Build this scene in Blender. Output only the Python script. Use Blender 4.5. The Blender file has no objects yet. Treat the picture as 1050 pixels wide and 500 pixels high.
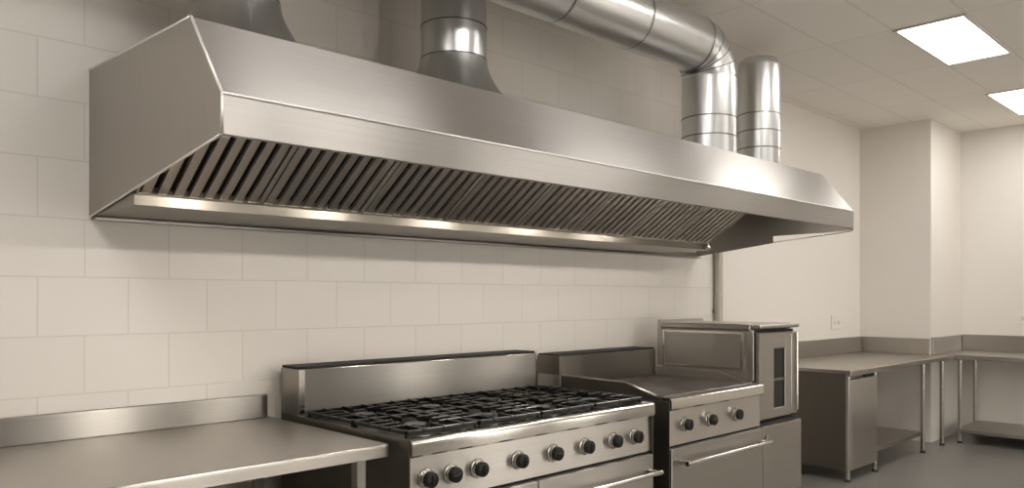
import bpy, bmesh, math, random
from mathutils import Vector, Matrix
random.seed(7)
SC = bpy.context.scene
COL = SC.collection
PI = math.pi
PI_2 = PI / 2

# ------------------------------------------------------------------ camera
H = 1.45
YAW = math.atan2(.717, .697)
cam_d = bpy.data.cameras.new('camera')
cam = bpy.data.objects.new('camera', cam_d)
COL.objects.link(cam)
cam.location = (0, 0, H)
cam.rotation_euler = (PI / 2, 0, YAW - PI / 2)
cam_d.sensor_width = 36
cam_d.lens = 800 / 1050 * 36
cam_d.shift_y = 55 / 1050
cam_d.clip_start = .02
SC.camera = cam

# ------------------------------------------------------------------ world, exposure
W = bpy.data.worlds.new('world')
SC.world = W
W.use_nodes = True
W.node_tree.nodes['Background'].inputs[0].default_value = (1, .945, .875, 1)     # overcast daylight
W.node_tree.nodes['Background'].inputs[1].default_value = 9.0
SC.view_settings.view_transform = 'Standard'
SC.view_settings.look = 'None'
SC.view_settings.gamma = 1
SC.view_settings.use_curve_mapping = False
SC.view_settings.exposure = .65
LAMP_E = 10.0          # strength of the ceiling panels
LAMP_C = (1, .97, .935, 1)
HOOD_E = 170.0          # strength of the small lamps inside the hood lip
# unseen windows added behind the viewer for fill light and steel streaks: x from, x to; sill and head heights
ADDED_WINS = [(2.55, 3.05), (3.95, 4.4), (6.45, 6.95), (8.1, 8.55)]
WZ0, WZ1, WY = .15, 2.55, -2.6
for a, b in ADDED_WINS:
    ld = bpy.data.lights.new('window_portal', 'AREA')
    ld.shape = 'RECTANGLE'; ld.size = b - a; ld.size_y = WZ1 - WZ0
    ld.cycles.is_portal = True
    lo = bpy.data.objects.new('window_portal', ld)
    lo.location = ((a + b) / 2, WY - .05, (WZ0 + WZ1) / 2)
    lo.rotation_euler = (PI_2, 0, 0)
    COL.objects.link(lo)

# ------------------------------------------------------------------ materials
def new_mat(name):
    m = bpy.data.materials.new(name)
    m.use_nodes = True
    nt = m.node_tree
    return m, nt, nt.nodes['Principled BSDF']

def ramp(nt, src, stops):
    r = nt.nodes.new('ShaderNodeValToRGB')
    e = r.color_ramp.elements
    while len(e) < len(stops):
        e.new(.5)
    for i, (p, c) in enumerate(stops):
        e[i].position = p
        e[i].color = (c[0], c[1], c[2], 1)
    nt.links.new(src, r.inputs[0])
    return r

def noise(nt, scale, detail=3, stretch=(1, 1, 1), coord='Object'):
    tc = nt.nodes.new('ShaderNodeTexCoord')
    mp = nt.nodes.new('ShaderNodeMapping')
    mp.inputs['Scale'].default_value = stretch
    n = nt.nodes.new('ShaderNodeTexNoise')
    n.inputs['Scale'].default_value = scale
    n.inputs['Detail'].default_value = detail
    nt.links.new(tc.outputs[coord], mp.inputs[0])
    nt.links.new(mp.outputs[0], n.inputs['Vector'])
    return n

def steel(name, col=(.56, .53, .49), rough=.3, aniso=.7, var=.06, brush=.02, rvar=1):
    m, nt, b = new_mat(name)
    b.inputs['Metallic'].default_value = 1
    # brushing runs along U
    tc = nt.nodes.new('ShaderNodeTexCoord')
    mp = nt.nodes.new('ShaderNodeMapping')
    mp.inputs['Scale'].default_value = (1.2, 260, 1)
    n = nt.nodes.new('ShaderNodeTexNoise')
    n.inputs['Scale'].default_value = 1
    n.inputs['Detail'].default_value = 3
    nt.links.new(tc.outputs['UV'], mp.inputs[0])
    nt.links.new(mp.outputs[0], n.inputs['Vector'])
    r = ramp(nt, n.outputs['Fac'], [(.25, [c * (1 - var) for c in col]), (.75, [min(1, c * (1 + var)) for c in col])])
    nt.links.new(r.outputs[0], b.inputs['Base Color'])
    n2 = noise(nt, 1.7, 2)
    mr = nt.nodes.new('ShaderNodeMapRange')
    mr.inputs['To Min'].default_value = rough - .05 * rvar
    mr.inputs['To Max'].default_value = rough + .06 * rvar
    nt.links.new(n2.outputs['Fac'], mr.inputs['Value'])
    nt.links.new(mr.outputs[0], b.inputs['Roughness'])
    b.inputs['Anisotropic'].default_value = aniso
    b.inputs['Anisotropic Rotation'].default_value = .25      # highlights run across the brushing
    tg = nt.nodes.new('ShaderNodeTangent')
    tg.direction_type = 'UV_MAP'
    tg.uv_map = 'UVMap'
    nt.links.new(tg.outputs[0], b.inputs['Tangent'])
    if brush:
        bp = nt.nodes.new('ShaderNodeBump')
        bp.inputs['Strength'].default_value = brush
        bp.inputs['Distance'].default_value = .002
        nt.links.new(n.outputs['Fac'], bp.inputs['Height'])
        nt.links.new(bp.outputs[0], b.inputs['Normal'])
    return m

def plain(name, col, rough=.5, metal=0, var=.08, scale=12, spec=.5):
    m, nt, b = new_mat(name)
    n = noise(nt, scale)
    r = ramp(nt, n.outputs['Fac'], [(.3, [c * (1 - var) for c in col]), (.7, [min(1, c * (1 + var)) for c in col])])
    nt.links.new(r.outputs[0], b.inputs['Base Color'])
    b.inputs['Roughness'].default_value = rough
    b.inputs['Metallic'].default_value = metal
    b.inputs['Specular IOR Level'].default_value = spec
    return m

M = {}
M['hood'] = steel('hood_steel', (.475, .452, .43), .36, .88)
M['hood_side'] = steel('hood_side_steel', (.38, .352, .318), .42, .5)  # same metal as the hood, darkened: the end panel's shade is in the colour
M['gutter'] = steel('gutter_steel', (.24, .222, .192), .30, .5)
M['seam'] = plain('duct_seam', (.22, .22, .215), .4, 1, .1)
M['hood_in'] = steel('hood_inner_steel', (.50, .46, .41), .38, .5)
M['steel'] = steel('brushed_steel', (.47, .445, .412), .31, .86)
M['panel'] = steel('control_panel_steel', (.66, .63, .59), .33, .8)
M['guard'] = steel('guard_steel', (.36, .342, .316), .29, .9, .06, 0, 0)
M['steel_top'] = steel('worktop_steel', (.50, .47, .43), .32, .6)
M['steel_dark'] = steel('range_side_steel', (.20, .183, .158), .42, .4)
M['polish'] = steel('polished_steel', (.72, .69, .65), .16, .3, .03, 0)
M['filter'] = steel('filter_steel', (.60, .555, .50), .45, .3)
M['duct'] = steel('galvanised_steel', (.70, .70, .695), .30, .2, .07, .02)
M['chrome'] = plain('chrome', (.8, .78, .75), .10, 1, .02)
M['edge'] = plain('sheet_edge', (.78, .75, .71), .5, .6, .03)
M['bezel'] = plain('knob_bezel', (.42, .40, .37), .22, 1, .05)
M['black'] = plain('black_plastic', (.010, .009, .008), .42, 0, .2, 12, .3)
M['iron'] = plain('cast_iron', (.007, .0065, .006), .27, 0, .3, 60)
M['tray'] = plain('black_enamel', (.018, .016, .014), .30, 0, .3, 20)
M['griddle'] = plain('griddle_plate_steel', (.16, .145, .13), .34, .9, .35, 9)
M['burner'] = plain('burner_aluminium', (.16, .15, .14), .5, .8, .25, 40)
M['gap'] = plain('dark_recess', (.012, .010, .008), .7)
M['glass'] = plain('oven_window_glass', (.012, .012, .010), .08, 0, .1, 12, .22)
M['plastic'] = plain('socket_plastic', (.80, .76, .70), .35, 0, .03)
M['pipe'] = plain('painted_pipe', (.46, .43, .36), .4, .3, .06)
M['rubber'] = plain('dark_foot', (.03, .028, .025), .6)
M['frame_white'] = plain('lamp_frame', (.70, .66, .60), .4, 0, .02)

def pane_mat():
    m, nt, b = new_mat('window_pane')
    tr = nt.nodes.new('ShaderNodeBsdfTransparent')
    n = noise(nt, 2, 1)
    r = ramp(nt, n.outputs['Fac'], [(.3, (.93, .93, .92)), (.7, (.95, .95, .94))])
    nt.links.new(r.outputs[0], tr.inputs[0])
    b.inputs['Base Color'].default_value = (.8, .8, .8, 1)
    b.inputs['Roughness'].default_value = .05
    mx = nt.nodes.new('ShaderNodeMixShader')
    mx.inputs[0].default_value = .06
    nt.links.new(tr.outputs[0], mx.inputs[1]); nt.links.new(b.outputs[0], mx.inputs[2])
    nt.links.new(mx.outputs[0], nt.nodes['Material Output'].inputs[0])
    return m
M['pane'] = pane_mat()

# plain plaster
def plaster(name, col):
    m, nt, b = new_mat(name)
    n = noise(nt, 1.3, 4)
    r = ramp(nt, n.outputs['Fac'], [(.3, [c * .965 for c in col]), (.7, col)])
    nt.links.new(r.outputs[0], b.inputs['Base Color'])
    b.inputs['Roughness'].default_value = .6
    n2 = noise(nt, 90, 3)
    bp = nt.nodes.new('ShaderNodeBump')
    bp.inputs['Strength'].default_value = .05
    bp.inputs['Distance'].default_value = .003
    nt.links.new(n2.outputs['Fac'], bp.inputs['Height'])
    nt.links.new(bp.outputs[0], b.inputs['Normal'])
    return m
WALLC = (.79, .75, .695)
M['plaster'] = plaster('cream_plaster', WALLC)
M['dado'] = plaster('taupe_plaster', (.36, .335, .30))

# tiled wall: running bond of large cream tiles, plain plaster beyond the pipe
def tiles():
    m, nt, b = new_mat('cream_tiles')
    tc = nt.nodes.new('ShaderNodeTexCoord')
    sep = nt.nodes.new('ShaderNodeSeparateXYZ')
    nt.links.new(tc.outputs['Object'], sep.inputs[0])
    ax = nt.nodes.new('ShaderNodeMath'); ax.operation = 'ADD'; ax.inputs[1].default_value = .2025 + 3.25
    az = nt.nodes.new('ShaderNodeMath'); az.operation = 'ADD'; az.inputs[1].default_value = -1.529 + .2285 * 8
    nt.links.new(sep.outputs[0], ax.inputs[0])
    nt.links.new(sep.outputs[2], az.inputs[0])
    cb = nt.nodes.new('ShaderNodeCombineXYZ')
    nt.links.new(ax.outputs[0], cb.inputs[0])
    nt.links.new(az.outputs[0], cb.inputs[1])
    br = nt.nodes.new('ShaderNodeTexBrick')
    br.offset = .5
    br.inputs['Scale'].default_value = 1
    br.inputs['Brick Width'].default_value = .325
    br.inputs['Row Height'].default_value = .2285
    br.inputs['Mortar Size'].default_value = .0032
    br.inputs['Mortar Smooth'].default_value = .3
    br.inputs['Color1'].default_value = (WALLC[0], WALLC[1], WALLC[2], 1)
    br.inputs['Color2'].default_value = (WALLC[0] * .98, WALLC[1] * .978, WALLC[2] * .975, 1)
    br.inputs['Mortar'].default_value = (WALLC[0] * .87, WALLC[1] * .86, WALLC[2] * .85, 1)
    nt.links.new(cb.outputs[0], br.inputs['Vector'])
    # tiles end at x = 5.57
    lt = nt.nodes.new('ShaderNodeMath'); lt.operation = 'LESS_THAN'; lt.inputs[1].default_value = 5.57
    nt.links.new(sep.outputs[0], lt.inputs[0])
    mx = nt.nodes.new('ShaderNodeMixRGB')
    mx.inputs[1].default_value = (WALLC[0], WALLC[1], WALLC[2], 1)
    nt.links.new(lt.outputs[0], mx.inputs[0])
    nt.links.new(br.outputs['Color'], mx.inputs[2])
    nt.links.new(mx.outputs[0], b.inputs['Base Color'])
    b.inputs['Roughness'].default_value = .38
    mu = nt.nodes.new('ShaderNodeMath'); mu.operation = 'MULTIPLY'
    nt.links.new(br.outputs['Fac'], mu.inputs[0]); nt.links.new(lt.outputs[0], mu.inputs[1])
    bp = nt.nodes.new('ShaderNodeBump')
    bp.inputs['Strength'].default_value = .35
    bp.inputs['Distance'].default_value = .003
    bp.invert = True
    nt.links.new(mu.outputs[0], bp.inputs['Height'])
    nt.links.new(bp.outputs[0], b.inputs['Normal'])
    return m
M['tiles'] = tiles()

# suspended ceiling
def ceiling_mat():
    m, nt, b = new_mat('ceiling_panels')
    tc = nt.nodes.new('ShaderNodeTexCoord')
    mp = nt.nodes.new('ShaderNodeMapping')
    mp.inputs['Location'].default_value = (11 - 5.46, 4.4 - 1.53, 0)
    nt.links.new(tc.outputs['Object'], mp.inputs[0])
    br = nt.nodes.new('ShaderNodeTexBrick')
    br.offset = 0
    br.inputs['Scale'].default_value = 1
    br.inputs['Brick Width'].default_value = 1.1
    br.inputs['Row Height'].default_value = .44
    br.inputs['Mortar Size'].default_value = .009
    br.inputs['Mortar Smooth'].default_value = .2
    c = (.84, .80, .74)
    br.inputs['Color1'].default_value = (*c, 1)
    br.inputs['Color2'].default_value = (c[0] * .965, c[1] * .965, c[2] * .96, 1)
    br.inputs['Mortar'].default_value = (c[0] * .88, c[1] * .875, c[2] * .865, 1)
    nt.links.new(mp.outputs[0], br.inputs['Vector'])
    nt.links.new(br.outputs['Color'], b.inputs['Base Color'])
    b.inputs['Roughness'].default_value = .8
    b.inputs['Specular IOR Level'].default_value = .2
    return m
M['ceiling'] = ceiling_mat()

def floor_mat():
    m, nt, b = new_mat('resin_floor')
    n = noise(nt, 3, 5)
    r = ramp(nt, n.outputs['Fac'], [(.3, (.18, .17, .156)), (.7, (.21, .198, .182))])
    nt.links.new(r.outputs[0], b.inputs['Base Color'])
    b.inputs['Roughness'].default_value = .28
    n2 = noise(nt, 45, 4)
    bp = nt.nodes.new('ShaderNodeBump')
    bp.inputs['Strength'].default_value = .06
    bp.inputs['Distance'].default_value = .004
    nt.links.new(n2.outputs['Fac'], bp.inputs['Height'])
    nt.links.new(bp.outputs[0], b.inputs['Normal'])
    return m
M['floor'] = floor_mat()

def emit(name, col, e):
    m, nt, b = new_mat(name)
    n = noise(nt, 40, 2)
    r = ramp(nt, n.outputs['Fac'], [(.2, (.85, .83, .8)), (.8, (.88, .86, .83))])
    nt.links.new(r.outputs[0], b.inputs['Base Color'])
    b.inputs['Emission Color'].default_value = col
    b.inputs['Emission Strength'].default_value = e
    return m
M['lamp'] = emit('lamp_diffuser', LAMP_C, LAMP_E)
M['hood_lamp'] = emit('hood_lamp_glass', (1, .93, .85, 1), HOOD_E)

# ------------------------------------------------------------------ mesh helpers
class MB:
    def __init__(s):
        s.bm = bmesh.new()
    def merge(s, t, smooth=False):
        for f in t.faces:
            f.smooth = smooth
        me = bpy.data.meshes.new('tmp')
        t.to_mesh(me); t.free()
        s.bm.from_mesh(me)
        bpy.data.meshes.remove(me)
        return s
    def box(s, a, b, bev=.002, seg=1):
        t = bmesh.new()
        lo = [min(a[i], b[i]) for i in range(3)]; hi = [max(a[i], b[i]) for i in range(3)]
        bmesh.ops.create_cube(t, size=1)
        for v in t.verts:
            for i in range(3):
                v.co[i] = lo[i] + (v.co[i] + .5) * (hi[i] - lo[i])
        bev = min(bev, .45 * min(hi[i] - lo[i] for i in range(3)))
        if bev > 1e-5:
            bmesh.ops.bevel(t, geom=list(t.edges), offset=bev, segments=seg, profile=.5, affect='EDGES')
        return s.merge(t)
    def prism(s, prof, axis, a, b, bev=0, seg=2):
        # closed 2-D profile swept along an axis: axis 'x' -> (y, z), 'y' -> (x, z), 'z' -> (x, y)
        t = bmesh.new()
        def P(u, v, w):
            return {'x': (w, u, v), 'y': (u, w, v), 'z': (u, v, w)}[axis]
        A = [t.verts.new(P(u, v, a)) for u, v in prof]
        B = [t.verts.new(P(u, v, b)) for u, v in prof]
        n = len(prof)
        t.faces.new(A); t.faces.new(B[::-1])
        for i in range(n):
            t.faces.new((A[i], B[i], B[(i + 1) % n], A[(i + 1) % n]))
        bmesh.ops.recalc_face_normals(t, faces=list(t.faces))
        if bev:
            bmesh.ops.bevel(t, geom=list(t.edges), offset=bev, segments=seg, profile=.5, affect='EDGES')
        return s.merge(t)
    def tube(s, pts, r, n=16, caps=True, smooth=True):
        t = bmesh.new()
        pts = [Vector(p) for p in pts]
        rr = r if isinstance(r, (list, tuple)) else [r] * len(pts)
        rings = []
        d0 = (pts[1] - pts[0]).normalized()
        ref = Vector((0, 0, 1)) if abs(d0.z) < .9 else Vector((1, 0, 0))
        u = (ref - d0 * ref.dot(d0)).normalized()
        for i, p in enumerate(pts):
            if i == 0: d = pts[1] - pts[0]
            elif i == len(pts) - 1: d = pts[-1] - pts[-2]
            else: d = (pts[i + 1] - p).normalized() + (p - pts[i - 1]).normalized()
            d.normalize()
            u = (u - d * u.dot(d)).normalized()
            v = d.cross(u)
            rings.append([t.verts.new(p + (u * math.cos(2 * PI * k / n) + v * math.sin(2 * PI * k / n)) * rr[i]) for k in range(n)])
        for a, b in zip(rings, rings[1:]):
            for k in range(n):
                t.faces.new((a[k], a[(k + 1) % n], b[(k + 1) % n], b[k]))
        if caps:
            t.faces.new(rings[0][::-1]); t.faces.new(rings[-1])
        bmesh.ops.recalc_face_normals(t, faces=list(t.faces))
        s.merge(t, smooth)
        return s
    def lathe(s, prof, o, axis='z', n=32, smooth=True):
        # prof: (radius, height) pairs, revolved about the axis through o
        t = bmesh.new()
        rings = []
        for r, h in prof:
            ring = []
            for k in range(n):
                c, q = math.cos(2 * PI * k / n) * r, math.sin(2 * PI * k / n) * r
                p = {'z': (c, q, h), 'y': (c, h, q), 'x': (h, c, q)}[axis]
                ring.append(t.verts.new((o[0] + p[0], o[1] + p[1], o[2] + p[2])))
            rings.append(ring)
        for a, b in zip(rings, rings[1:]):
            for k in range(n):
                t.faces.new((a[k], a[(k + 1) % n], b[(k + 1) % n], b[k]))
        if prof[0][0] > 1e-4: t.faces.new(rings[0])
        if prof[-1][0] > 1e-4: t.faces.new(rings[-1])
        bmesh.ops.remove_doubles(t, verts=list(t.verts), dist=1e-6)
        bmesh.ops.recalc_face_normals(t, faces=list(t.faces))
        return s.merge(t, smooth)

def obj(name, mb, mat, parent=None, along=None, origin=None, smooth_angle=None):
    """one mesh object; coordinates are written in world space and stored relative to its root's place"""
    bm = mb.bm
    root = parent
    while root is not None and root.parent is not None:
        root = root.parent
    o0 = Vector(root.location) if root is not None else Vector(origin if origin else (0, 0, 0))
    uv = bm.loops.layers.uv.new('UVMap')
    for f in bm.faces:
        nrm = f.normal if f.normal.length > .5 else Vector((0, 0, 1))
        nrm = f.normal.copy()
        if along is not None:
            u = Vector(along)
        else:
            u = Vector((1, 0, 0)) if abs(nrm.x) < .8 else Vector((0, 1, 0))
        u = u - nrm * u.dot(nrm)
        if u.length < 1e-3:
            u = Vector((0, 1, 0)) - nrm * nrm.y
            if u.length < 1e-3: u = Vector((1, 0, 0))
        u.normalize()
        v = nrm.cross(u)
        for l in f.loops:
            l[uv].uv = (l.vert.co.dot(u) + 3.1, l.vert.co.dot(v) + 2.3)
    for v in bm.verts:
        v.co -= o0
    me = bpy.data.meshes.new(name)
    bm.to_mesh(me); bm.free()
    me.materials.append(mat)
    if smooth_angle:
        me.set_sharp_from_angle(angle=smooth_angle)
    o = bpy.data.objects.new(name, me)
    COL.objects.link(o)
    if parent is not None:
        o.parent = parent
    else:
        o.location = o0
    return o

def tag(o, label, cat, group=None):
    o['label'] = label; o['category'] = cat
    if group: o['group'] = group
    return o

def thing(name, label, cat, loc, group=None):
    o = bpy.data.objects.new(name, None)
    o.empty_display_size = .1
    COL.objects.link(o)
    o.location = loc
    return tag(o, label, cat, group)

def struct(name, mb, mat):
    o = obj(name, mb, mat)
    o['kind'] = 'structure'
    return o

def box_obj(name, a, b, mat, parent, bev=.002, seg=1, along=None):
    return obj(name, MB().box(a, b, bev, seg), mat, parent, along)

# ------------------------------------------------------------------ the room
YB = 3.38          # wall behind the range line
CZ = 3.24          # ceiling
X0, X1, Y0 = -2.6, 9.40, -2.6
CX, CY = 8.46, 2.68   # boxed column in the far corner
struct('floor', MB().box((X0 - .1, Y0 - .1, -.1), (X1 + .1, YB + .1, 0), 0), M['floor'])
struct('ceiling', MB().box((X0 - .1, Y0 - .1, CZ), (X1 + .1, YB + .1, CZ + .1), 0), M['ceiling'])
struct('wall_back', MB().box((X0 - .1, YB, 0), (X1 + .1, YB + .1, CZ), 0), M['tiles'])
struct('wall_right', MB().box((X1, Y0, 0), (X1 + .1, YB, CZ), 0), M['plaster'])
struct('wall_left', MB().box((X0 - .1, Y0, 0), (X0, YB, CZ), 0), M['plaster'])
m = MB()
m.box((X0, Y0 - .1, 0), (X1, Y0, WZ0), 0); m.box((X0, Y0 - .1, WZ1), (X1, Y0, CZ), 0)
xs = [X0] + [v for w in ADDED_WINS for v in w] + [X1]
for a, b in zip(xs[::2], xs[1::2]):
    m.box((a, Y0 - .1, WZ0), (b, Y0, WZ1), 0)
struct('wall_front', m, M['dado'])
for i, (a, b) in enumerate(ADDED_WINS):
    m = MB(); w = .05
    xm = (a + b) / 2
    m.box((a, Y0 - .07, WZ0), (b, Y0 - .02, WZ0 + w)); m.box((a, Y0 - .07, WZ1 - w), (b, Y0 - .02, WZ1))
    for x in (a, xm - w / 2, b - w):
        m.box((x, Y0 - .07, WZ0 + w), (x + w, Y0 - .02, WZ1 - w))
    fr = struct('window_%d' % (i + 1), m, M['frame_white'])  # added window, out of view, lets in fill light
    g = MB(); g.box((a + w, Y0 - .047, WZ0 + w), (b - w, Y0 - .043, WZ1 - w), 0)
    obj('pane', g, M['pane'], fr)
struct('wall_column', MB().box((CX, CY, 0), (X1 + .05, YB + .05, CZ), 0), M['plaster'])

# ------------------------------------------------------------------ ceiling lamps
def ceiling_lamp(x, y, label):
    LX, LY = 1.1, .44
    t = thing('ceiling_light', label, 'ceiling light', (x + LX / 2, y + LY / 2, CZ), 'ceiling lights')
    m = MB()
    z0, z1 = CZ - .012, CZ - .0005
    w = .022
    m.box((x, y, z0), (x + LX, y + w, z1), .002); m.box((x, y + LY - w, z0), (x + LX, y + LY, z1), .002)
    m.box((x, y + w, z0), (x + w, y + LY - w, z1), .002); m.box((x + LX - w, y + w, z0), (x + LX, y + LY - w, z1), .002)
    obj('frame', m, M['frame_white'], t)
    box_obj('diffuser', (x + w, y + w, CZ - .008), (x + LX - w, y + LY - w, CZ - .001), M['lamp'], t, 0)
ceiling_lamp(5.47, 1.53, 'bright rectangular ceiling light panel nearer the hood, wholly in view')
ceiling_lamp(7.76, 1.58, 'bright ceiling light panel farther off, cut by the right edge')
for x, y, lab in [(-.60, 1.08, 'ceiling light panel nearest the viewer, left end of the middle row'),
                  (-.75, 1.53, 'ceiling light panel above the left end of the left worktable'),
                  (1.60, 1.08, 'ceiling light panel of the middle row, in front of the left worktable'),
                  (3.80, 1.08, 'ceiling light panel of the middle row, in front of the burner range'),
                  (1.60, -1.55, 'ceiling light panel by the windows, left of two'),
                  (4.90, -1.55, 'ceiling light panel by the windows, right of two')]:
    ceiling_lamp(x, y, lab)  # added panels out of view, placed to fill the room with light

# ------------------------------------------------------------------ extractor hood
HX0, HX1 = .955, 5.30
def hood():
    t = thing('extractor_hood', 'long stainless steel extractor hood on the cream wall above the ranges', 'extractor hood', ((HX0 + HX1) / 2, YB, 1.77))
    th = .004
    # skin: flat top, sloping front, vertical lip with a folded return
    out = [(YB - .003, 2.35), (2.377, 2.303), (2.16, 2.030), (2.16, 1.915)]
    inn = [(2.185, 1.915), (2.185, 1.928), (2.16 + th, 1.928), (2.16 + th, 2.030), (2.380, 2.298), (YB - .003, 2.345)]
    obj('canopy', MB().prism(out + inn, 'x', HX0, HX1, .0012, 1), M['hood'], t)
    # pale strip: the bright line on the crease is put into its colour
    obj('crease_trim', MB().tube([(HX0, 2.161, 2.031), (HX1, 2.161, 2.031)], .0045, 8), M['edge'], t)
    # left end panel
    prof = [(YB - .003, 1.77), (YB - .003, 2.35), (2.377, 2.303), (2.16, 2.030), (2.16, 1.915)]
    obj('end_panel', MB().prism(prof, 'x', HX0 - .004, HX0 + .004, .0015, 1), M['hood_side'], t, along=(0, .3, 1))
    m = MB()
    for a, b in zip(prof[1:-1], prof[2:]):
        m.tube([(HX0 - .002, a[0], a[1]), (HX0 - .002, b[0], b[1])], .005, 8)
    m.tube([(HX0 - .002, prof[0][0] - .01, prof[0][1]), (HX0 - .002, prof[-1][0], prof[-1][1])], .004, 8)
    obj('edge_trim', m, M['edge'], t)
    # right end panel: lower edge steps up towards the front
    prof = [(YB - .003, 1.77), (YB - .003, 2.35), (2.377, 2.303), (2.16, 2.030), (2.16, 1.900), (2.30, 1.898), (2.735, 1.895), (2.735, 1.845)]
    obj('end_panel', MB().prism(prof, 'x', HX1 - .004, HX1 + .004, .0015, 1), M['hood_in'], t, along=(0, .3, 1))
    obj('end_rail', MB().tube([(HX1, 2.735, 1.850), (HX1, 2.17, 1.897)], .0035, 8), M['polish'], t)
    # grease gutter along the foot of the filters, and the wall flange behind it
    GX1 = 4.70
    g = [(2.90, 1.777), (2.90, 1.826), (2.906, 1.829), (2.93, 1.829), (2.93, 1.82), (2.906, 1.82), (2.906, 1.783), (YB - .02, 1.778), (YB - .02, 1.771)]
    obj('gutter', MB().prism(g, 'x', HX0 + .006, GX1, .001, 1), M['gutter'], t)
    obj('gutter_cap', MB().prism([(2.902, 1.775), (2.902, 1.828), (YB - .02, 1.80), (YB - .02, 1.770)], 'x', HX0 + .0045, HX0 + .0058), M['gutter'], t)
    f = [(YB - .05, 1.756), (YB - .003, 1.756), (YB - .003, 1.80), (YB - .012, 1.80), (YB - .012, 1.766), (YB - .05, 1.766)]
    obj('wall_flange', MB().prism(f, 'x', HX0 + .006, HX1 - .006, .003, 2), M['hood'], t)
    obj('drain_plug', MB().lathe([(0, -.03), (.018, -.03), (.022, -.022), (.022, 0), (.012, .002), (.012, .02)], (4.66, 2.895, 1.80), 'y', 20), M['chrome'], t)
    # baffle filters
    NF, FX0, FX1 = 8, HX0 + .008, 4.69
    fw = (FX1 - FX0) / NF
    A, B = Vector((0, 2.915, 1.838)), Vector((0, 2.42, 2.172))
    d = (B - A).normalized(); L = (B - A).length
    nn = Vector((0, -d.z, d.y))
    if nn.z > 0: nn = -nn
    def slab(m, x0, x1, s0, s1, h0, h1):
        tb = bmesh.new()
        P = [A + d * s + nn * h + Vector((x, 0, 0)) for x in (x0, x1) for s in (s0, s1) for h in (h0, h1)]
        v = [tb.verts.new(p) for p in P]
        for q in ((0, 1, 3, 2), (4, 6, 7, 5), (0, 4, 5, 1), (2, 3, 7, 6), (0, 2, 6, 4), (1, 5, 7, 3)):
            tb.faces.new([v[i] for i in q])
        bmesh.ops.recalc_face_normals(tb, faces=list(tb.faces))
        m.merge(tb)
    for k in range(NF):
        x0, x1 = FX0 + k * fw + .001, FX0 + (k + 1) * fw - .001
        m = MB()
        slab(m, x0, x0 + .008, 0, L, 0, .03); slab(m, x1 - .008, x1, 0, L, 0, .03)
        slab(m, x0, x1, 0, .012, 0, .03); slab(m, x0, x1, L - .02, L, 0, .03)
        fo = obj('baffle_filter', m, M['filter'], t)
        bp = MB()
        slab(bp, x0, x1, .004, L - .004, -.004, 0)
        obj('back_plate', bp, M['gap'], fo)
        NS = 8
        p = (x1 - x0 - .012) / NS
        for j in range(NS):
            m = MB()
            c = x0 + .006 + (j + .5) * p
            slab(m, c - .0165, c + .0165, .008, L - .012, .026, .028)
            slab(m, c - .0165, c - .0145, .008, L - .012, .012, .026)
            slab(m, c + .0145, c + .0165, .008, L - .012, .012, .026)
            obj('baffle', m, M['filter'], fo, along=d)
    # lamps tucked behind the front lip
    for x in (1.40, 2.12, 2.85, 3.58, 4.30):
        lp = obj('hood_lamp', MB().lathe([(.0, .0), (.044, .0), (.046, -.008), (.046, -.02), (.0, -.02)], (x, 2.245, 1.985), 'z', 20), M['chrome'], t)
        obj('lamp_glass', MB().lathe([(.0, -.044), (.022, -.040), (.034, -.032), (.041, -.0205), (.0, -.0202)], (x, 2.245, 1.985), 'z', 20), M['hood_lamp'], lp)
        obj('lamp_bracket', MB().box((x - .02, 2.166, 1.986), (x + .02, 2.26, 1.991), .001), M['hood_in'], lp)
    return t
hood()

# ------------------------------------------------------------------ ducts
def band(m, o, r, z, h=.004):
    m.lathe([(r, z - h), (r + .003, z - h * .5), (r + .003, z + h * .5), (r, z + h)], o, 'z', 40)
def hood_top(y):
    return 2.303 + (y - 2.377) / (YB - 2.377) * .047

def riser(x, y, r, flare, label):
    zb = hood_top(y) + .006
    t = thing('exhaust_duct', label, 'duct', (x, y, zb), 'round exhaust ducts on the hood')
    prof = []
    zf = zb + flare
    for i in range(9):
        q = i / 8
        prof.append((r + .003 + .19 * (1 - q) ** 1.6, zb + flare * q))
    o = (x, y, 0)
    obj('collar', MB().lathe([(prof[0][0], zb - .0)] + prof[0:], o, 'z', 48), M['duct'], t, along=(0, 0, 1), smooth_angle=.6)
    obj('pipe', MB().lathe([(r, zf - .004), (r, CZ)], o, 'z', 48), M['duct'], t, along=(0, 0, 1), smooth_angle=.6)
    for z in (zf + .004, zf + .165, zf + .34):
        m = MB(); band(m, o, r, z)
        obj('seam_band', m, M['seam'], t, smooth_angle=.6)
    return t
riser(1.39, 3.0, .160, .29, 'short grey galvanised duct rising from the left end of the hood')
riser(2.51, 3.0, .163, .29, 'grey galvanised duct with flared collar rising behind the hood middle')

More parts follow.
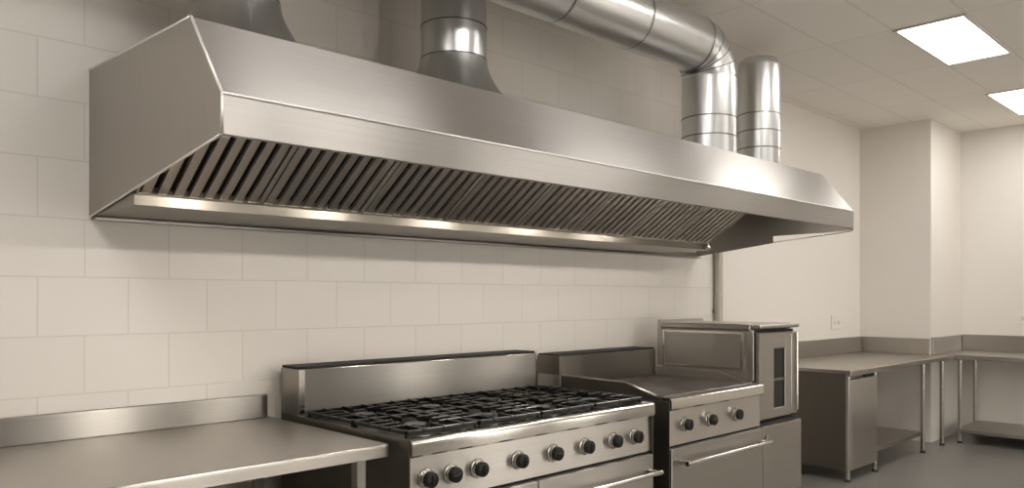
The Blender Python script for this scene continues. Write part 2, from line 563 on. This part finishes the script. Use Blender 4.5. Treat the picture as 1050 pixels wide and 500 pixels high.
def elbow_duct():
    x, y, r = 4.25, 2.62, .165
    zb = hood_top(y - r) + .001
    t = thing('exhaust_duct', 'large silver duct bending from the hood to run left below the ceiling', 'duct', (x, y, zb), 'round exhaust ducts on the hood')
    R = .185
    zc = 2.985             # axis of the horizontal run
    N = 4
    o = (x, y, 0)
    obj('pipe', MB().lathe([(r, zb), (r, zc - R)], o, 'z', 48), M['duct'], t, along=(0, 0, 1), smooth_angle=.6)
    m = MB()
    # gored elbow: five straight segments
    pts = [(x - R + R * math.cos(a), y, zc - R + R * math.sin(a)) for a in [i * PI / 2 / N for i in range(N + 1)]]
    m.tube(pts, r, 48, caps=False)
    e = obj('elbow', m, M['duct'], t, along=(0, 0, 1))
    for i in range(1, N):
        a = i * PI / 2 / N
        p = Vector(pts[i]); dd = Vector((-math.sin(a), 0, math.cos(a)))
        b = MB(); b.tube([p - dd * .003, p + dd * .003], r + .002, 48, caps=False)
        obj('gore_seam', b, M['seam'], e)
    m = MB()
    xe = .55
    m.tube([(x - R, y, zc), (xe, y, zc)], r, 48)
    obj('horizontal_pipe', m, M['duct'], t, along=(1, 0, 0), smooth_angle=.6)
    for z in (zb + .02, zb + .13, zb + .245):
        m = MB(); band(m, o, r, z)
        obj('seam_band', m, M['seam'], t, smooth_angle=.6)
    for xx in (x - R - .02, 3.45, 2.85, 2.1, 1.3):
        m = MB(); m.tube([(xx - .004, y, zc), (xx + .004, y, zc)], r + .003, 48, caps=False)
        obj('seam_band', m, M['seam'], t)
    for xx in (1.0, 1.9):
        m = MB(); m.tube([(xx, y, zc + r), (xx, y, CZ)], .006, 8)
        obj('hanger_rod', m, M['steel_dark'], t)
elbow_duct()

def end_duct():
    x, y, r = 5.10, 2.74, .145
    zb = hood_top(y - r) + .001
    t = thing('exhaust_duct', 'grey duct with rounded top rising from the far right end of the hood', 'duct', (x, y, zb), 'round exhaust ducts on the hood')
    o = (x, y, 0)
    zt = 3.075
    obj('pipe', MB().lathe([(r, zb), (r, zt)], o, 'z', 48), M['duct'], t, along=(0, 0, 1), smooth_angle=.6)
    cap = [(r + .002, zt)] + [(r - .05 + .052 * math.cos(a), zt + .06 * math.sin(a)) for a in [i * PI / 16 for i in range(1, 9)]] + [(0, zt + .062)]
    obj('cap', MB().lathe(cap, o, 'z', 48), M['duct'], t, along=(0, 0, 1), smooth_angle=.6)
    h = Vector((.90, .436, 0))
    a0 = Vector((x, y, 2.86)) + h * (r - .02)
    L = (YB + .10 - a0.y) / h.y
    m = MB().tube([a0, a0 + h * L], r - .03, 48)
    bmesh.ops.bisect_plane(m.bm, geom=list(m.bm.verts) + list(m.bm.edges) + list(m.bm.faces), plane_co=(0, YB - .002, 0), plane_no=(0, 1, 0), clear_outer=True)
    obj('wall_run', m, M['duct'], t, smooth_angle=.6)
    for z in (zb + .05, zb + .18, zb + .30, zb + .42):
        m = MB(); band(m, o, r, z)
        obj('seam_band', m, M['seam'], t, smooth_angle=.6)
end_duct()

# thin pipe on the wall behind the tall oven
t = thing('wall_pipe', 'thin upright grey pipe on the wall between hood and tall oven', 'pipe', (5.57, YB - .035, 0))
obj('pipe', MB().tube([(5.57, YB - .035, .05), (5.57, YB - .035, CZ)], .034, 20), M['pipe'], t, smooth_angle=.6)
for z in (.6, 1.34, 2.2):
    obj('pipe_clip', MB().box((5.525, YB - .012, z - .012), (5.615, YB, z + .012), .002), M['steel'], t)

# ------------------------------------------------------------------ work tables
def square_leg(x, y, z1, parent, w=.04):
    lg = obj('leg', MB().box((x - w / 2, y - w / 2, .03), (x + w / 2, y + w / 2, z1), .004, 2), M['steel'], parent, along=(0, 0, 1))
    obj('foot', MB().lathe([(.0, .0), (.022, .0), (.022, .012), (.013, .02), (.013, .032), (0, .032)], (x, y, 0), 'z', 16), M['rubber'], lg)
    return lg

def left_table():
    x0, x1, y0, y1, z = -1.3, 1.715, 2.43, YB - .004, .90
    t = thing('worktable', 'stainless steel worktable in the left foreground beside the burner range', 'worktable', ((x0 + x1) / 2, (y0 + y1) / 2, 0))
    prof = [(y1, z), (y0 + .008, z), (y0 + .002, z - .003), (y0, z - .010), (y0, z - .048), (y0 + .018, z - .048), (y0 + .018, z - .03), (y1, z - .03)]
    obj('tabletop', MB().prism(prof, 'x', x0, x1, .0015, 1), M['steel_top'], t)
    obj('backsplash', MB().prism([(y1, z + .001), (y1 - .022, z + .001), (y1 - .018, z + .105), (y1, z + .107)], 'x', x0, x1 - .02, .002, 2), M['guard'], t)
    for x in (x0 + .06, .2, x1 - .10):
        for y in (y0 + .05, y1 - .09):
            square_leg(x, y, z - .03, t)
    obj('undershelf', MB().box((x0 + .05, y0 + .06, .26), (x1 - .08, y1 - .08, .29), .004), M['steel'], t)
    obj('apron', MB().box((x0 + .08, y1 - .11, z - .12), (x1 - .12, y1 - .095, z - .032), .002), M['steel'], t)
left_table()

def right_table():
    x0, x1, y0, y1, z = 6.13, 8.455, 2.52, YB - .004, .88
    t = thing('worktable', 'steel worktable with enclosed cabinet end standing along the far back wall', 'worktable', ((x0 + x1) / 2, (y0 + y1) / 2, 0))
    prof = [(y1, z), (y0 + .006, z), (y0, z - .008), (y0, z - .045), (y0 + .016, z - .045), (y0 + .016, z - .028), (y1, z - .028)]
    obj('tabletop', MB().prism(prof, 'x', x0, x1, .0015, 1), M['steel_top'], t)
    obj('backsplash', MB().box((x0, y1 - .018, z + .001), (x1, y1, 1.04), .002), M['steel'], t)
    obj('side_splash', MB().box((x1 - .014, CY + .004, z + .001), (x1, y1 - .019, 1.04), .002), M['steel'], t)
    # enclosed cabinet at the left end
    cx1 = 6.73
    zb = .085
    cab = obj('cabinet', MB().box((x0 + .035, y0 + .04, zb), (cx1 - .012, y1 - .03, z - .029), .003), M['steel_dark'], t, along=(0, 0, 1))  # darker steel puts the dark reflections on this end into the colour
    d = obj('cabinet_door', MB().box((x0 + .062, y0 + .020, zb + .004), (cx1 - .014, y0 + .038, z - .075), .003), M['steel'], cab, along=(0, 0, 1))
    obj('finger_pull', MB().box((x0 + .34, y0 + .026, z - .072), (cx1 - .06, y0 + .039, z - .050), .001), M['gap'], cab)
    for x, y in ((x0 + .045, y0 + .04), (x0 + .045, y1 - .05), (cx1 - .02, y0 + .04), (cx1 - .02, y1 - .05)):
        lg = obj('leg', MB().tube([(x, y, .02), (x, y, z - .03)], .017, 16), M['steel'], t, along=(0, 0, 1), smooth_angle=.6)
        obj('foot', MB().lathe([(0, 0), (.024, 0), (.024, .012), (.015, .024), (0, .024)], (x, y, 0), 'z', 16), M['rubber'], lg)
    for x, y in ((7.86, y0 + .04), (7.86, y1 - .06), (8.40, y0 + .04)):
        lg = obj('leg', MB().tube([(x, y, .02), (x, y, z - .03)], .019, 16), M['steel'], t, along=(0, 0, 1), smooth_angle=.6)
        obj('foot', MB().lathe([(0, 0), (.024, 0), (.024, .012), (.015, .024), (0, .024)], (x, y, 0), 'z', 16), M['rubber'], lg)
    obj('undershelf', MB().prism([(y0 + .03, .20), (y0 + .03, .165), (y0 + .045, .165), (y0 + .045, .188), (y1 - .04, .188), (y1 - .04, .20)], 'x', cx1, 7.84, .001, 1), M['steel_top'], t)
right_table()

def end_table():
    z = .88
    ex, ys = 8.60, .95
    t = thing('worktable', 'steel worktable with low undershelf along the far end wall', 'worktable', (9.0, 1.8, 0))
    top = [(ex, ys), (X1 - .004, ys), (X1 - .004, CY - .004), (8.459, CY - .004), (8.459, 2.52), (ex, 2.52)]
    obj('tabletop', MB().prism(top, 'z', z - .045, z, .003, 2), M['steel_top'], t, along=(0, 1, 0))
    obj('backsplash', MB().box((X1 - .022, ys, z + .001), (X1 - .004, CY - .023, 1.055), .002), M['steel'], t)
    obj('side_splash', MB().box((CX + .001, CY - .022, z + .001), (X1 - .004, CY - .004, 1.05), .002), M['steel'], t)
    for x, y in ((ex + .04, 2.47), (ex + .04, 1.25), (X1 - .07, 2.52), (X1 - .07, 1.25)):
        lg = obj('leg', MB().tube([(x, y, .02), (x, y, z - .045)], .019, 16), M['steel'], t, along=(0, 0, 1), smooth_angle=.6)
        obj('foot', MB().lathe([(0, 0), (.024, 0), (.024, .012), (.015, .024), (0, .024)], (x, y, 0), 'z', 16), M['rubber'], lg)
    obj('undershelf', MB().box((ex + .02, ys + .1, .105), (X1 - .03, 2.50, .145), .004), M['steel_top'], t, along=(0, 1, 0))
end_table()

# ------------------------------------------------------------------ ranges
def knob(parent, x, y, z, ang):
    o = (x, y, z)
    kb = obj('knob', MB().lathe([(0, -.0445), (.025, -.0445), (.0295, -.042), (.0305, -.034), (.0310, -.010), (.0310, -.008), (0, -.008)], o, 'y', 28), M['black'], parent, smooth_angle=.7)
    obj('bezel', MB().lathe([(.0, -.009), (.034, -.009), (.0395, -.006), (.0405, 0), (0, 0)], o, 'y', 28), M['bezel'], kb, smooth_angle=.9)
    obj('trim_ring', MB().lathe([(.0300, -.022), (.0322, -.022), (.0322, -.012), (.0300, -.012)], o, 'y', 28), M['chrome'], kb, smooth_angle=.7)
    m = MB()
    c, s = math.cos(ang), math.sin(ang)
    m.prism([(x + c * u - s * w, z + s * u + c * w) for u, w in ((-.021, -.004), (.021, -.004), (.021, .004), (-.021, .004))], 'y', y - .049, y - .043, .002, 1)
    obj('grip', m, M['black'], kb)
    return kb

def bar_handle(parent, x0, x1, y, z, out=.055, r=.012):
    m = MB()
    h = obj('handle', m.tube([(x0, y - out, z), (x1, y - out, z)], r, 16), M['polish'], parent, along=(1, 0, 0), smooth_angle=.6)
    for x in (x0 + .03, x1 - .03):
        obj('bracket', MB().box((x - .012, y - out, z - .011), (x + .012, y, z + .011), .003), M['steel'], h)
    return h

def bullnose(x0, x1, yf, z):
    # rounded front rail: profile in (y, z)
    p = [(yf + .06, z)]
    for i in range(9):
        a = PI / 2 + i * (PI / 2) / 8
        p.append((yf + .022 + .022 * math.cos(a), z - .022 + .022 * math.sin(a)))
    p += [(yf, z - .058), (yf + .006, z - .066), (yf + .06, z - .066)]
    return MB().prism(p, 'x', x0, x1)

def burner_range():
    x0, x1, yf, yb, z = 1.75, 3.275, 2.33, 3.34, .92
    t = thing('gas_range', 'wide stainless gas range with eight black burner grates beside the left worktable', 'gas range', ((x0 + x1) / 2, (yf + yb) / 2, 0))
    yp = yf + .03
    # carcass
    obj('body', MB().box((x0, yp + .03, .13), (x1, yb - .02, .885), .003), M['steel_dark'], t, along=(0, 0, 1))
    for x in (x0 + .06, x1 - .06):
        for y in (yp + .10, yb - .10):
            obj('leg', MB().lathe([(0, 0), (.03, 0), (.03, .015), (.02, .03), (.024, .132), (0, .132)], (x, y, 0), 'z', 18), M['steel'], t, smooth_angle=.6)
    obj('front_rail', bullnose(x0, x1, yf, z), M['polish'], t, smooth_angle=.5)
    cp = obj('control_panel', MB().prism([(yp, .852), (yp - .004, .672), (yp + .03, .672), (yp + .03, .852)], 'x', x0, x1, .002, 1), M['panel'], t)
    for i, x in enumerate((1.835, 1.957, 2.095, 2.325, 2.545, 2.76, 2.97, 3.135)):
        knob(cp, x, yp - .002, .762, (PI / 2, .2, PI / 2, PI / 2, -.3, PI / 2, .5, PI / 2)[i])
    # dark gap, then two oven doors
    obj('door_recess', MB().box((x0 + .01, yp + .006, .14), (x1 - .01, yp + .03, .672), .001), M['gap'], t)
    for a, b in ((x0 + .008, 2.425), (2.433, x1 - .012)):
        d = obj('oven_door', MB().box((a, yp - .028, .17), (b, yp + .005, .660), .004, 2), M['steel'], t)
        bar_handle(d, a + .03, b - .005, yp - .028, .578)
    obj('kick_plate', MB().box((x0 + .02, yp + .04, .13), (x1 - .02, yp + .05, .165), .001), M['steel'], t)
    # cooking top
    obj('spill_tray', MB().prism([(yf + .052, .917), (yf + .075, .898), (3.145, .898), (3.16, .917), (3.16, .880), (yf + .058, .880)], 'x', x0 + .004, x1 - .004), M['tray'], t)
    for xx in (x0 - .004, x1):
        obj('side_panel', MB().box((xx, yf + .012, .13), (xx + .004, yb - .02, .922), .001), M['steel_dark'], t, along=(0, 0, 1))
    NG = 4
    gx0, gx1, gy0, gy1 = x0 + .018, x1 - .018, yf + .065, 3.135
    gw = (gx1 - gx0) / NG
    zt, zh = .945, .016
    for k in range(NG):
        a, b = gx0 + k * gw + .003, gx0 + (k + 1) * gw - .003
        ym = (gy0 + gy1) / 2
        for (c, e) in ((gy0, ym - .002), (ym + .002, gy1)):
            m = MB()
            w = .012
            m.box((a, c, zt - zh), (a + w, e, zt), .003); m.box((b - w, c, zt - zh), (b, e, zt), .003)
            m.box((a, c, zt - zh), (b, c + w, zt), .003); m.box((a, e - w, zt - zh), (b, e, zt), .003)
            cx, cy = (a + b) / 2, (c + e) / 2
            # fingers reaching towards the burner
            for q in (.22, .5, .78):
                xx = a + (b - a) * q
                l = .085 if q == .5 else .125
                m.box((xx - .006, c, zt - zh), (xx + .006, c + l, zt + .004), .003)
                m.box((xx - .006, e - l, zt - zh), (xx + .006, e, zt + .004), .003)
            for q in (.3, .5, .7):
                yy = c + (e - c) * q
                l = .10 if q == .5 else .12
                m.box((a, yy - .006, zt - zh), (a + l, yy + .006, zt + .004), .003)
                m.box((b - l, yy - .006, zt - zh), (b, yy + .006, zt + .004), .003)
            for xx in (a + .008, b - .008):
                for yy in (c + .008, e - .008):
                    m.box((xx - .007, yy - .007, .8985), (xx + .007, yy + .007, zt - zh + .002), .002)
            obj('grate', m, M['iron'], t)
            bu = obj('burner', MB().lathe([(0, .8985), (.062, .8985), (.062, .906), (.048, .912), (.046, .924), (0, .924)], (cx, cy, 0), 'z', 28), M['burner'], t, smooth_angle=.6)
            obj('burner_cap', MB().lathe([(0, .9245), (.050, .9245), (.050, .930), (.044, .935), (0, .937)], (cx, cy, 0), 'z', 28), M['iron'], bu, smooth_angle=.6)
    # backguard
    bg = obj('backguard', MB().box((x0, 3.165, .885), (x1, 3.335, 1.128), .004, 2), M['guard'], t)
    obj('vent_slot', MB().box((x0 + .004, 3.172, 1.1285), (x1 - .004, 3.332, 1.139), .002), M['gap'], bg)
    m = MB(); m.box((x0 - .001, 3.164, .93), (x0 + .028, 3.168, 1.126), .001)
    obj('corner_trim', m, M['polish'], bg, along=(0, 0, 1))
burner_range()

def griddle_range():
    x0, x1, yf, yb, z = 3.46, 4.445, 2.355, 3.34, .92
    t = thing('griddle_range', 'stainless griddle range with flat grey plate and three knobs between burner range and tall oven', 'griddle range', ((x0 + x1) / 2, (yf + yb) / 2, 0))
    yp = yf + .03
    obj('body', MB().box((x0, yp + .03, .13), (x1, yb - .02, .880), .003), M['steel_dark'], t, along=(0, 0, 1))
    for x in (x0 + .06, x1 - .06):
        for y in (yp + .10, yb - .10):
            obj('leg', MB().lathe([(0, 0), (.03, 0), (.03, .015), (.02, .03), (.024, .132), (0, .132)], (x, y, 0), 'z', 18), M['steel'], t, smooth_angle=.6)
    obj('front_rail', bullnose(x0, x1, yf, z), M['polish'], t, smooth_angle=.5)
    cp = obj('control_panel', MB().prism([(yp, .852), (yp - .004, .662), (yp + .03, .662), (yp + .03, .852)], 'x', x0, x1, .002, 1), M['panel'], t)
    for i, x in enumerate((3.62, 3.865, 4.15)):
        knob(cp, x, yp - .002, .765, (PI / 2, .15, PI / 2)[i])
    obj('door_recess', MB().box((x0 + .01, yp + .006, .14), (x1 - .004, yp + .03, .662), .001), M['gap'], t)
    d = obj('oven_door', MB().box((x0 + .006, yp - .026, .17), (x1 - .006, yp + .005, .650), .004, 2), M['steel'], t)
    bar_handle(d, x0 + .06, x1 - .02, yp - .026, .575, .06, .013)
    obj('kick_plate', MB().box((x0 + .02, yp + .04, .13), (x1 - .02, yp + .05, .165), .001), M['steel'], t)
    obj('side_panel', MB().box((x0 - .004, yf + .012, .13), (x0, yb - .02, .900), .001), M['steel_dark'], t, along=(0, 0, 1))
    # griddle plate with raised, tapering side guards
    obj('griddle_plate', MB().box((x0 + .02, yf + .06, .882), (x1 - .02, 3.145, .925), .003), M['griddle'], t)
    g = [(yf + .05, .885), (yf + .05, .922), (yf + .11, .924), (2.66, .978), (3.14, .985), (3.14, .885)]
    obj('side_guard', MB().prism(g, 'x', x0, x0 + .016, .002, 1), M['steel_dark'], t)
    obj('guard_edge', MB().tube([(x0 + .008, yf + .11, .925), (x0 + .008, 2.66, .979), (x0 + .008, 3.14, .986)], .007, 10), M['steel'], t)
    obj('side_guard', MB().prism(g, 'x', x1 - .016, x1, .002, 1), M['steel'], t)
    bg = obj('backguard', MB().box((x0, 3.155, .885), (x1, 3.335, 1.098), .004, 2), M['guard'], t)
    obj('vent_slot', MB().box((x0 + .004, 3.165, 1.0985), (x1 - .004, 3.332, 1.109), .002), M['gap'], bg)
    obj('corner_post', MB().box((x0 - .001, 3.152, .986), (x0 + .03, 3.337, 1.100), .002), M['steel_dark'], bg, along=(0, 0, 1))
griddle_range()

def tall_oven():
    x0, x1, z1 = 4.460, 4.985, 1.245
    yl, yu, yb = 2.372, 2.402, 3.12
    t = thing('upright_oven', 'tall steel oven cabinet with narrow dark window in its door right of the griddle', 'oven', ((x0 + x1) / 2, (yl + yb) / 2, 0))
    # lower cupboard
    lo = obj('lower_cabinet', MB().box((x0, yl + .03, .19), (x1, yb, .655), .003), M['steel'], t, along=(0, 0, 1))
    obj('lower_door', MB().box((x0 + .012, yl, .20), (x1 - .004, yl + .029, .650), .004, 2), M['steel'], lo)
    obj('catch', MB().box((x0 + .016, yl - .02, .575), (x0 + .045, yl, .60), .004, 2), M['chrome'], lo)
    for x in (x0 + .06, x1 - .06):
        for y in (yl + .10, yb - .08):
            obj('leg', MB().lathe([(0, 0), (.03, 0), (.03, .02), (.02, .03), (.022, .192), (0, .192)], (x, y, 0), 'z', 18), M['steel'], t, smooth_angle=.6)
    obj('gap_strip', MB().box((x0 + .004, yl + .02, .653), (x1 - .004, yb - .01, .668), 0), M['gap'], t)
    # oven body
    up = obj('oven_body', MB().box((x0, yu + .045, .668), (x1, yb, z1), .003), M['steel'], t)
    # framed left side panel
    m = MB()
    xa = x0 - .005
    for a, b in (((yu + .10, .99), (yu + .118, 1.235)), ((yb - .03, .99), (yb - .012, 1.235)), ((yu + .118, 1.217), (yb - .03, 1.235)), ((yu + .118, .99), (yb - .03, 1.005))):
        m.box((xa, a[0], a[1]), (x0, b[0], b[1]), .002)
    obj('side_frame', m, M['polish'], up)
    obj('back_flange', MB().box((x0 - .004, yb, .99), (x1, yb + .03, 1.30), .002), M['steel'], up, along=(0, 0, 1))
    # front corner post and shadow gap
    obj('corner_post', MB().box((x0 - .004, yu + .03, .93), (x0 + .035, yu + .075, z1), .003), M['steel'], up, along=(0, 0, 1))
    obj('front_recess', MB().box((x0 + .005, yu + .028, .69), (x1 - .005, yu + .046, z1 - .002), .001), M['gap'], up)
    # top with thicker lid over the door
    obj('top_cover', MB().box((x0 - .008, yu + .05, z1 + .001), (x1 + .012, yb + .01, 1.282), .006, 2), M['steel'], t)
    obj('lid', MB().box((x0 + .012, yu - .012, z1 + .010), (x1 + .008, yu + .049, 1.280), .008, 3), M['steel'], t)
    # door with window
    dx0, dx1, dz0, dz1 = x0 + .018, x1 - .004, .688, 1.228
    wx0, wx1, wz0, wz1 = 4.665, 4.815, .745, 1.125
    m = MB()
    y0, y1 = yu, yu + .027
    m.box((dx0, y0, dz0), (wx0, y1, dz1), .003); m.box((wx1, y0, dz0), (dx1, y1, dz1), .003)
    m.box((wx0 - .004, y0, dz0), (wx1 + .004, y1, wz0), .003); m.box((wx0 - .004, y0, wz1), (wx1 + .004, y1, dz1), .003)
    d = obj('door', m, M['steel'], t)
    w = obj('window', MB().box((wx0, y0 + .010, wz0), (wx1, y1, wz1), 0), M['glass'], d)
    obj('window_bar', MB().box((wx0, y0 + .004, .915), (wx1, y0 + .012, .932), .002), M['steel_dark'], w)
    m = MB()
    m.box((dx1 - .085, y0 - .003, dz0 + .02), (dx1 - .078, y0, dz1 - .02), .001)
    m.box((dx1 - .020, y0 - .014, dz0 + .02), (dx1 - .006, y0, dz1 - .01), .003)
    obj('hinge_strip', m, M['polish'], d, along=(0, 0, 1))
tall_oven()

# ------------------------------------------------------------------ wall sockets
def socket(ax, a, b, z0, z1, label):
    if ax == 'y':
        c = ((a + b) / 2, YB, (z0 + z1) / 2)
        t = thing('wall_socket', label, 'socket', c, 'wall sockets')
        obj('plate', MB().box((a, YB - .012, z0), (b, YB - .0005, z1), .004, 2), M['plastic'], t)
        m = (a + b) / 2; zz = (z0 + z1) / 2
        for dx in (-.05, .05):
            obj('outlet', MB().lathe([(0, -.004), (.022, -.004), (.024, 0), (0, 0)], (m + dx, YB - .0125, zz), 'y', 16), M['frame_white'], t)
    else:
        c = (X1, (a + b) / 2, (z0 + z1) / 2)
        t = thing('wall_socket', label, 'socket', c, 'wall sockets')
        obj('plate', MB().box((X1 - .012, a, z0), (X1 - .0005, b, z1), .004, 2), M['plastic'], t)
        m = (a + b) / 2; zz = (z0 + z1) / 2
        for dx in (-.04, .04):
            obj('outlet', MB().lathe([(0, -.004), (.018, -.004), (.020, 0), (0, 0)], (X1 - .0125, m + dx, zz), 'x', 16), M['frame_white'], t)
socket('y', 7.74, 7.96, 1.135, 1.275, 'cream wall socket above the worktable with the cabinet end')
socket('x', 1.97, 2.14, 1.18, 1.31, 'cream wall socket on the far end wall at the right edge')
